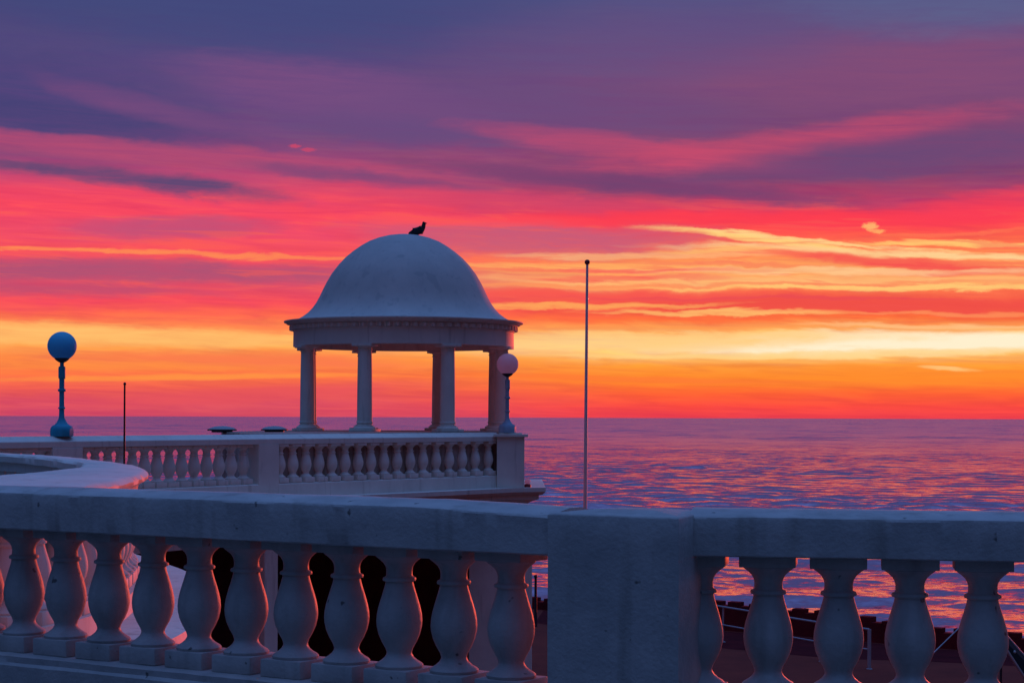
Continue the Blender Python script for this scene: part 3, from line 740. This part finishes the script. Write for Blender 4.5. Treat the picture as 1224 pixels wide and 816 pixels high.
    feats = [  # centre x, y, half width, half height, tilt, colour, strength   (photo pixels -> angles)
        (20, 135, 230, 62, .05, (66, 66, 120), .6), (330, 5, 320, 70, .02, (66, 74, 126), .55), (80, 155, 230, 22, .10, (70, 66, 118), .6),
        (175, 140, 120, 14, .25, (126, 76, 126), .45), (400, 118, 190, 34, .14, (128, 78, 130), .55), (470, 160, 150, 16, .1, (98, 74, 126), .5),
        (150, 190, 300, 12, .05, (190, 76, 114), .6), (190, 226, 150, 13, .08, (98, 72, 116), .9), (20, 212, 90, 7, .05, (96, 72, 116), .7), (430, 216, 150, 9, .08, (112, 72, 120), .65),
        (210, 279, 120, 15, -.04, (186, 82, 122), .75), (170, 308, 320, 3.2, .012, (255, 142, 84), .8), (150, 330, 320, 13, .0, (176, 82, 116), .9), (70, 352, 180, 8, .02, (190, 78, 112), .75),
        (130, 405, 360, 12, .015, (255, 192, 110), .75), (330, 432, 240, 8, .01, (250, 118, 78), .65), (150, 440, 200, 6, .0, (255, 146, 66), .5), (230, 453, 220, 3.5, -.02, (255, 146, 68), .8), (300, 473, 190, 9, -.06, (230, 82, 92), .6),
        (640, 282, 210, 22, .03, (198, 92, 122), .85), (620, 240, 200, 12, .06, (220, 70, 104), .6), (560, 262, 160, 7, .0, (255, 84, 92), .7),
        (640, 140, 260, 40, .02, (104, 76, 126), .5), (930, 178, 260, 19, -.12, (206, 75, 108), .5), (760, 182, 200, 15, .12, (200, 75, 110), .5), (1090, 192, 240, 24, -.07, (108, 72, 118), .8),
        (760, 222, 280, 10, .09, (112, 66, 112), .75), (1100, 95, 280, 45, .0, (134, 76, 118), .6), (760, 60, 220, 40, .0, (96, 80, 130), .4), (1150, 20, 200, 40, .05, (94, 100, 142), .6),
        (930, 262, 330, 9, .01, (254, 62, 80), .8), (1180, 250, 120, 16, -.08, (248, 62, 88), .6), (910, 288, 130, 4.5, .12, (255, 206, 124), 1.0), (1010, 303, 220, 5.5, .05, (255, 210, 146), .8), (1130, 294, 120, 3.5, .04, (255, 196, 112), .95),
        (860, 300, 80, 4, .02, (255, 188, 112), .8), (1060, 317, 150, 7, .09, (246, 84, 80), .9), (1170, 330, 120, 6, .0, (248, 96, 78), .8), (900, 336, 380, 6, .01, (255, 192, 122), .6), (700, 318, 220, 7, .0, (255, 176, 100), .7), (1050, 346, 280, 3.5, .01, (255, 206, 120), .8),
        (1000, 366, 330, 11, .02, (240, 80, 72), .9), (720, 353, 200, 7, .01, (248, 88, 80), .85), (740, 332, 130, 4, .0, (246, 92, 84), .7), (860, 375, 150, 3, .02, (255, 190, 110), .8), (700, 366, 160, 3.5, .0, (255, 170, 92), .8),
        (1080, 412, 270, 13, .0, (255, 240, 206), 1.05), (800, 406, 260, 10, .0, (255, 206, 130), .8), (1050, 452, 330, 11, .0, (255, 142, 46), .5), (760, 452, 220, 4, .02, (255, 120, 56), .6), (1125, 441, 30, 2.5, .06, (255, 196, 120), .8),
        (1010, 327, 300, 4, .02, (255, 214, 156), .55), (760, 304, 170, 4, .02, (255, 190, 128), .6), (720, 322, 200, 3, .01, (248, 96, 86), .7), (860, 316, 120, 2.5, .05, (250, 120, 90), .6), (1140, 318, 120, 3, .05, (250, 104, 84), .6), (930, 341, 260, 2.5, .0, (252, 128, 88), .6), (680, 342, 150, 2.5, .0, (255, 150, 92), .6), (900, 358, 240, 2.5, .01, (232, 74, 84), .6), (1120, 377, 200, 2.5, .01, (255, 150, 92), .6), (1150, 310, 130, 3, .05, (255, 214, 150), .7), (980, 290, 170, 2.5, .09, (255, 214, 140), .8), (1120, 283, 110, 3, -.03, (255, 120, 84), .6),
        (860, 392, 240, 4, .0, (255, 150, 80), .5), (1120, 392, 160, 3, .01, (255, 200, 140), .6), (960, 424, 300, 4, .0, (255, 214, 140), .7),
        (560, 430, 130, 8, .0, (255, 150, 60), .5),
    ]
    for (px, py, hw, hh, tilt, c, s) in feats:
        du = M('SUBTRACT', u, (px - 612) / F)
        dv = M('MULTIPLY_ADD', du, tilt, M('SUBTRACT', v, (498 - py) / F))
        d = M('ADD', M('POWER', M('ABSOLUTE', M('DIVIDE', du, hw / F)), 2), M('POWER', M('ABSOLUTE', M('DIVIDE', dv, hh / F)), 2))
        mk = M('MULTIPLY', mr(M('ADD', d, M('MULTIPLY', M('SUBTRACT', n5, .5), 1.3)), 1.75, -.1), M('MULTIPLY_ADD', n3, 1.0, s * 1.08 - .5), clamp=True)
        col = mix(mk, col, srgb(*c))
    # thin rose streaks through the bright bands
    sm = M('MULTIPLY', M('MULTIPLY', mr(n3, .52, .66), mr(el, .05, .075)), mr(el, .125, .10))
    col = mix(M('MULTIPLY', sm, .5), col, srgb(246, 92, 84))
    # two little puffs
    for (px, py, hw, hh, c) in ((1034, 274, 10, 5.5, (255, 186, 112)), (1044, 280, 9, 3.0, (255, 176, 104)), (352, 180, 8, 3.0, (206, 72, 106)), (369, 184, 10, 2.6, (196, 72, 110))):
        pn = noise(260, 420, 3.3, 4, .65)
        du = M('DIVIDE', M('SUBTRACT', az, (px - 612) / F), hw / F); dv = M('DIVIDE', M('SUBTRACT', el, (498 - py) / F), hh / F)
        d = M('ADD', M('ADD', M('MULTIPLY', du, du), M('MULTIPLY', dv, dv)), M('MULTIPLY', M('SUBTRACT', pn, .5), 2.6))
        col = mix(M('MULTIPLY', mr(d, 1.3, .1), .85), col, srgb(*c))
    # above the picture: violet fading to a blue zenith
    zen = N.new('ShaderNodeValToRGB'); cr = zen.color_ramp
    cr.elements[0].position = .20; cr.elements[0].color = srgb(74, 78, 128)
    cr.elements[1].position = 1.0; cr.elements[1].color = (.27, .58, 1.45, 1)
    for p, c in ((.36, (.05, .085, .25, 1)), (.6, (.06, .13, .38, 1)), (.8, (.10, .21, .58, 1))):
        e = cr.elements.new(p); e.color = c
    Lk(z, zen.inputs[0])
    col = mix(mr(el, .19, .30), col, zen.outputs[0])
    # behind the camera: dim blue dusk
    nish = N.new('ShaderNodeTexSky'); nish.sky_type = 'NISHITA'; nish.sun_disc = False
    nish.sun_elevation = R(SUN_EL); nish.sun_rotation = R(SUN_AZ); nish.altitude = 5
    bk = N.new('ShaderNodeValToRGB'); cr = bk.color_ramp
    cr.elements[0].position = 0; cr.elements[0].color = (.012, .016, .035, 1)
    cr.elements[1].position = 1.0; cr.elements[1].color = (.27, .58, 1.45, 1)
    for p, c in ((.3, (.016, .025, .066, 1)), (.6, (.034, .08, .25, 1)), (.8, (.08, .18, .54, 1))):
        e = cr.elements.new(p); e.color = c
    Lk(z, bk.inputs[0])
    bcol = mix(1.0, bk.outputs[0], mix(1.0, nish.outputs[0], (.004, .004, .004, 1), 'MULTIPLY'), 'ADD')
    # azimuth fade, centred a little to the right where the sun is about to rise
    caz = M('COSINE', M('SUBTRACT', az, R(16)))
    fr = mr(caz, .33, .86)
    col = mix(fr, bcol, col)
    # below the horizon (never seen: sea and ground cover it)
    col = mix(mr(el, -.02, -.001), (.03, .02, .03, 1), col)
    bg = N.new('ShaderNodeBackground'); Lk(col, bg.inputs[0]); bg.inputs[1].default_value = 1.0
    out = N.new('ShaderNodeOutputWorld'); Lk(bg.outputs[0], out.inputs[0])
    w.cycles.sampling_method = 'MANUAL'; w.cycles.sample_map_resolution = 2048
SUN_AZ, SUN_EL = 22, 1.6
build_world()
sd = bpy.data.lights.new('sun', 'SUN'); sd.energy = 1.9; sd.angle = R(3); sd.color = (1, .10, .04)
so = bpy.data.objects.new('sun', sd); COL.objects.link(so)
v = -Vector((math.sin(R(SUN_AZ)) * math.cos(R(SUN_EL)), math.cos(R(SUN_AZ)) * math.cos(R(SUN_EL)), math.sin(R(SUN_EL))))
so.rotation_euler = v.to_track_quat('-Z', 'Y').to_euler(); so.location = (40, 40, 30)

# ------------------------------------------------------------------ camera, colour management
cd = bpy.data.cameras.new('camera'); co = bpy.data.objects.new('camera', cd); COL.objects.link(co)
cd.sensor_width = 36; cd.lens = 36 * F / 1224; cd.shift_y = 90 / 1224
cd.clip_start = .1; cd.clip_end = 60000
co.location = (0, 0, EYE); co.rotation_euler = (R(90), R(-.19), 0)
sc.camera = co
sc.view_settings.view_transform = 'Standard'; sc.view_settings.look = 'None'
sc.view_settings.exposure = 0; sc.view_settings.gamma = 1
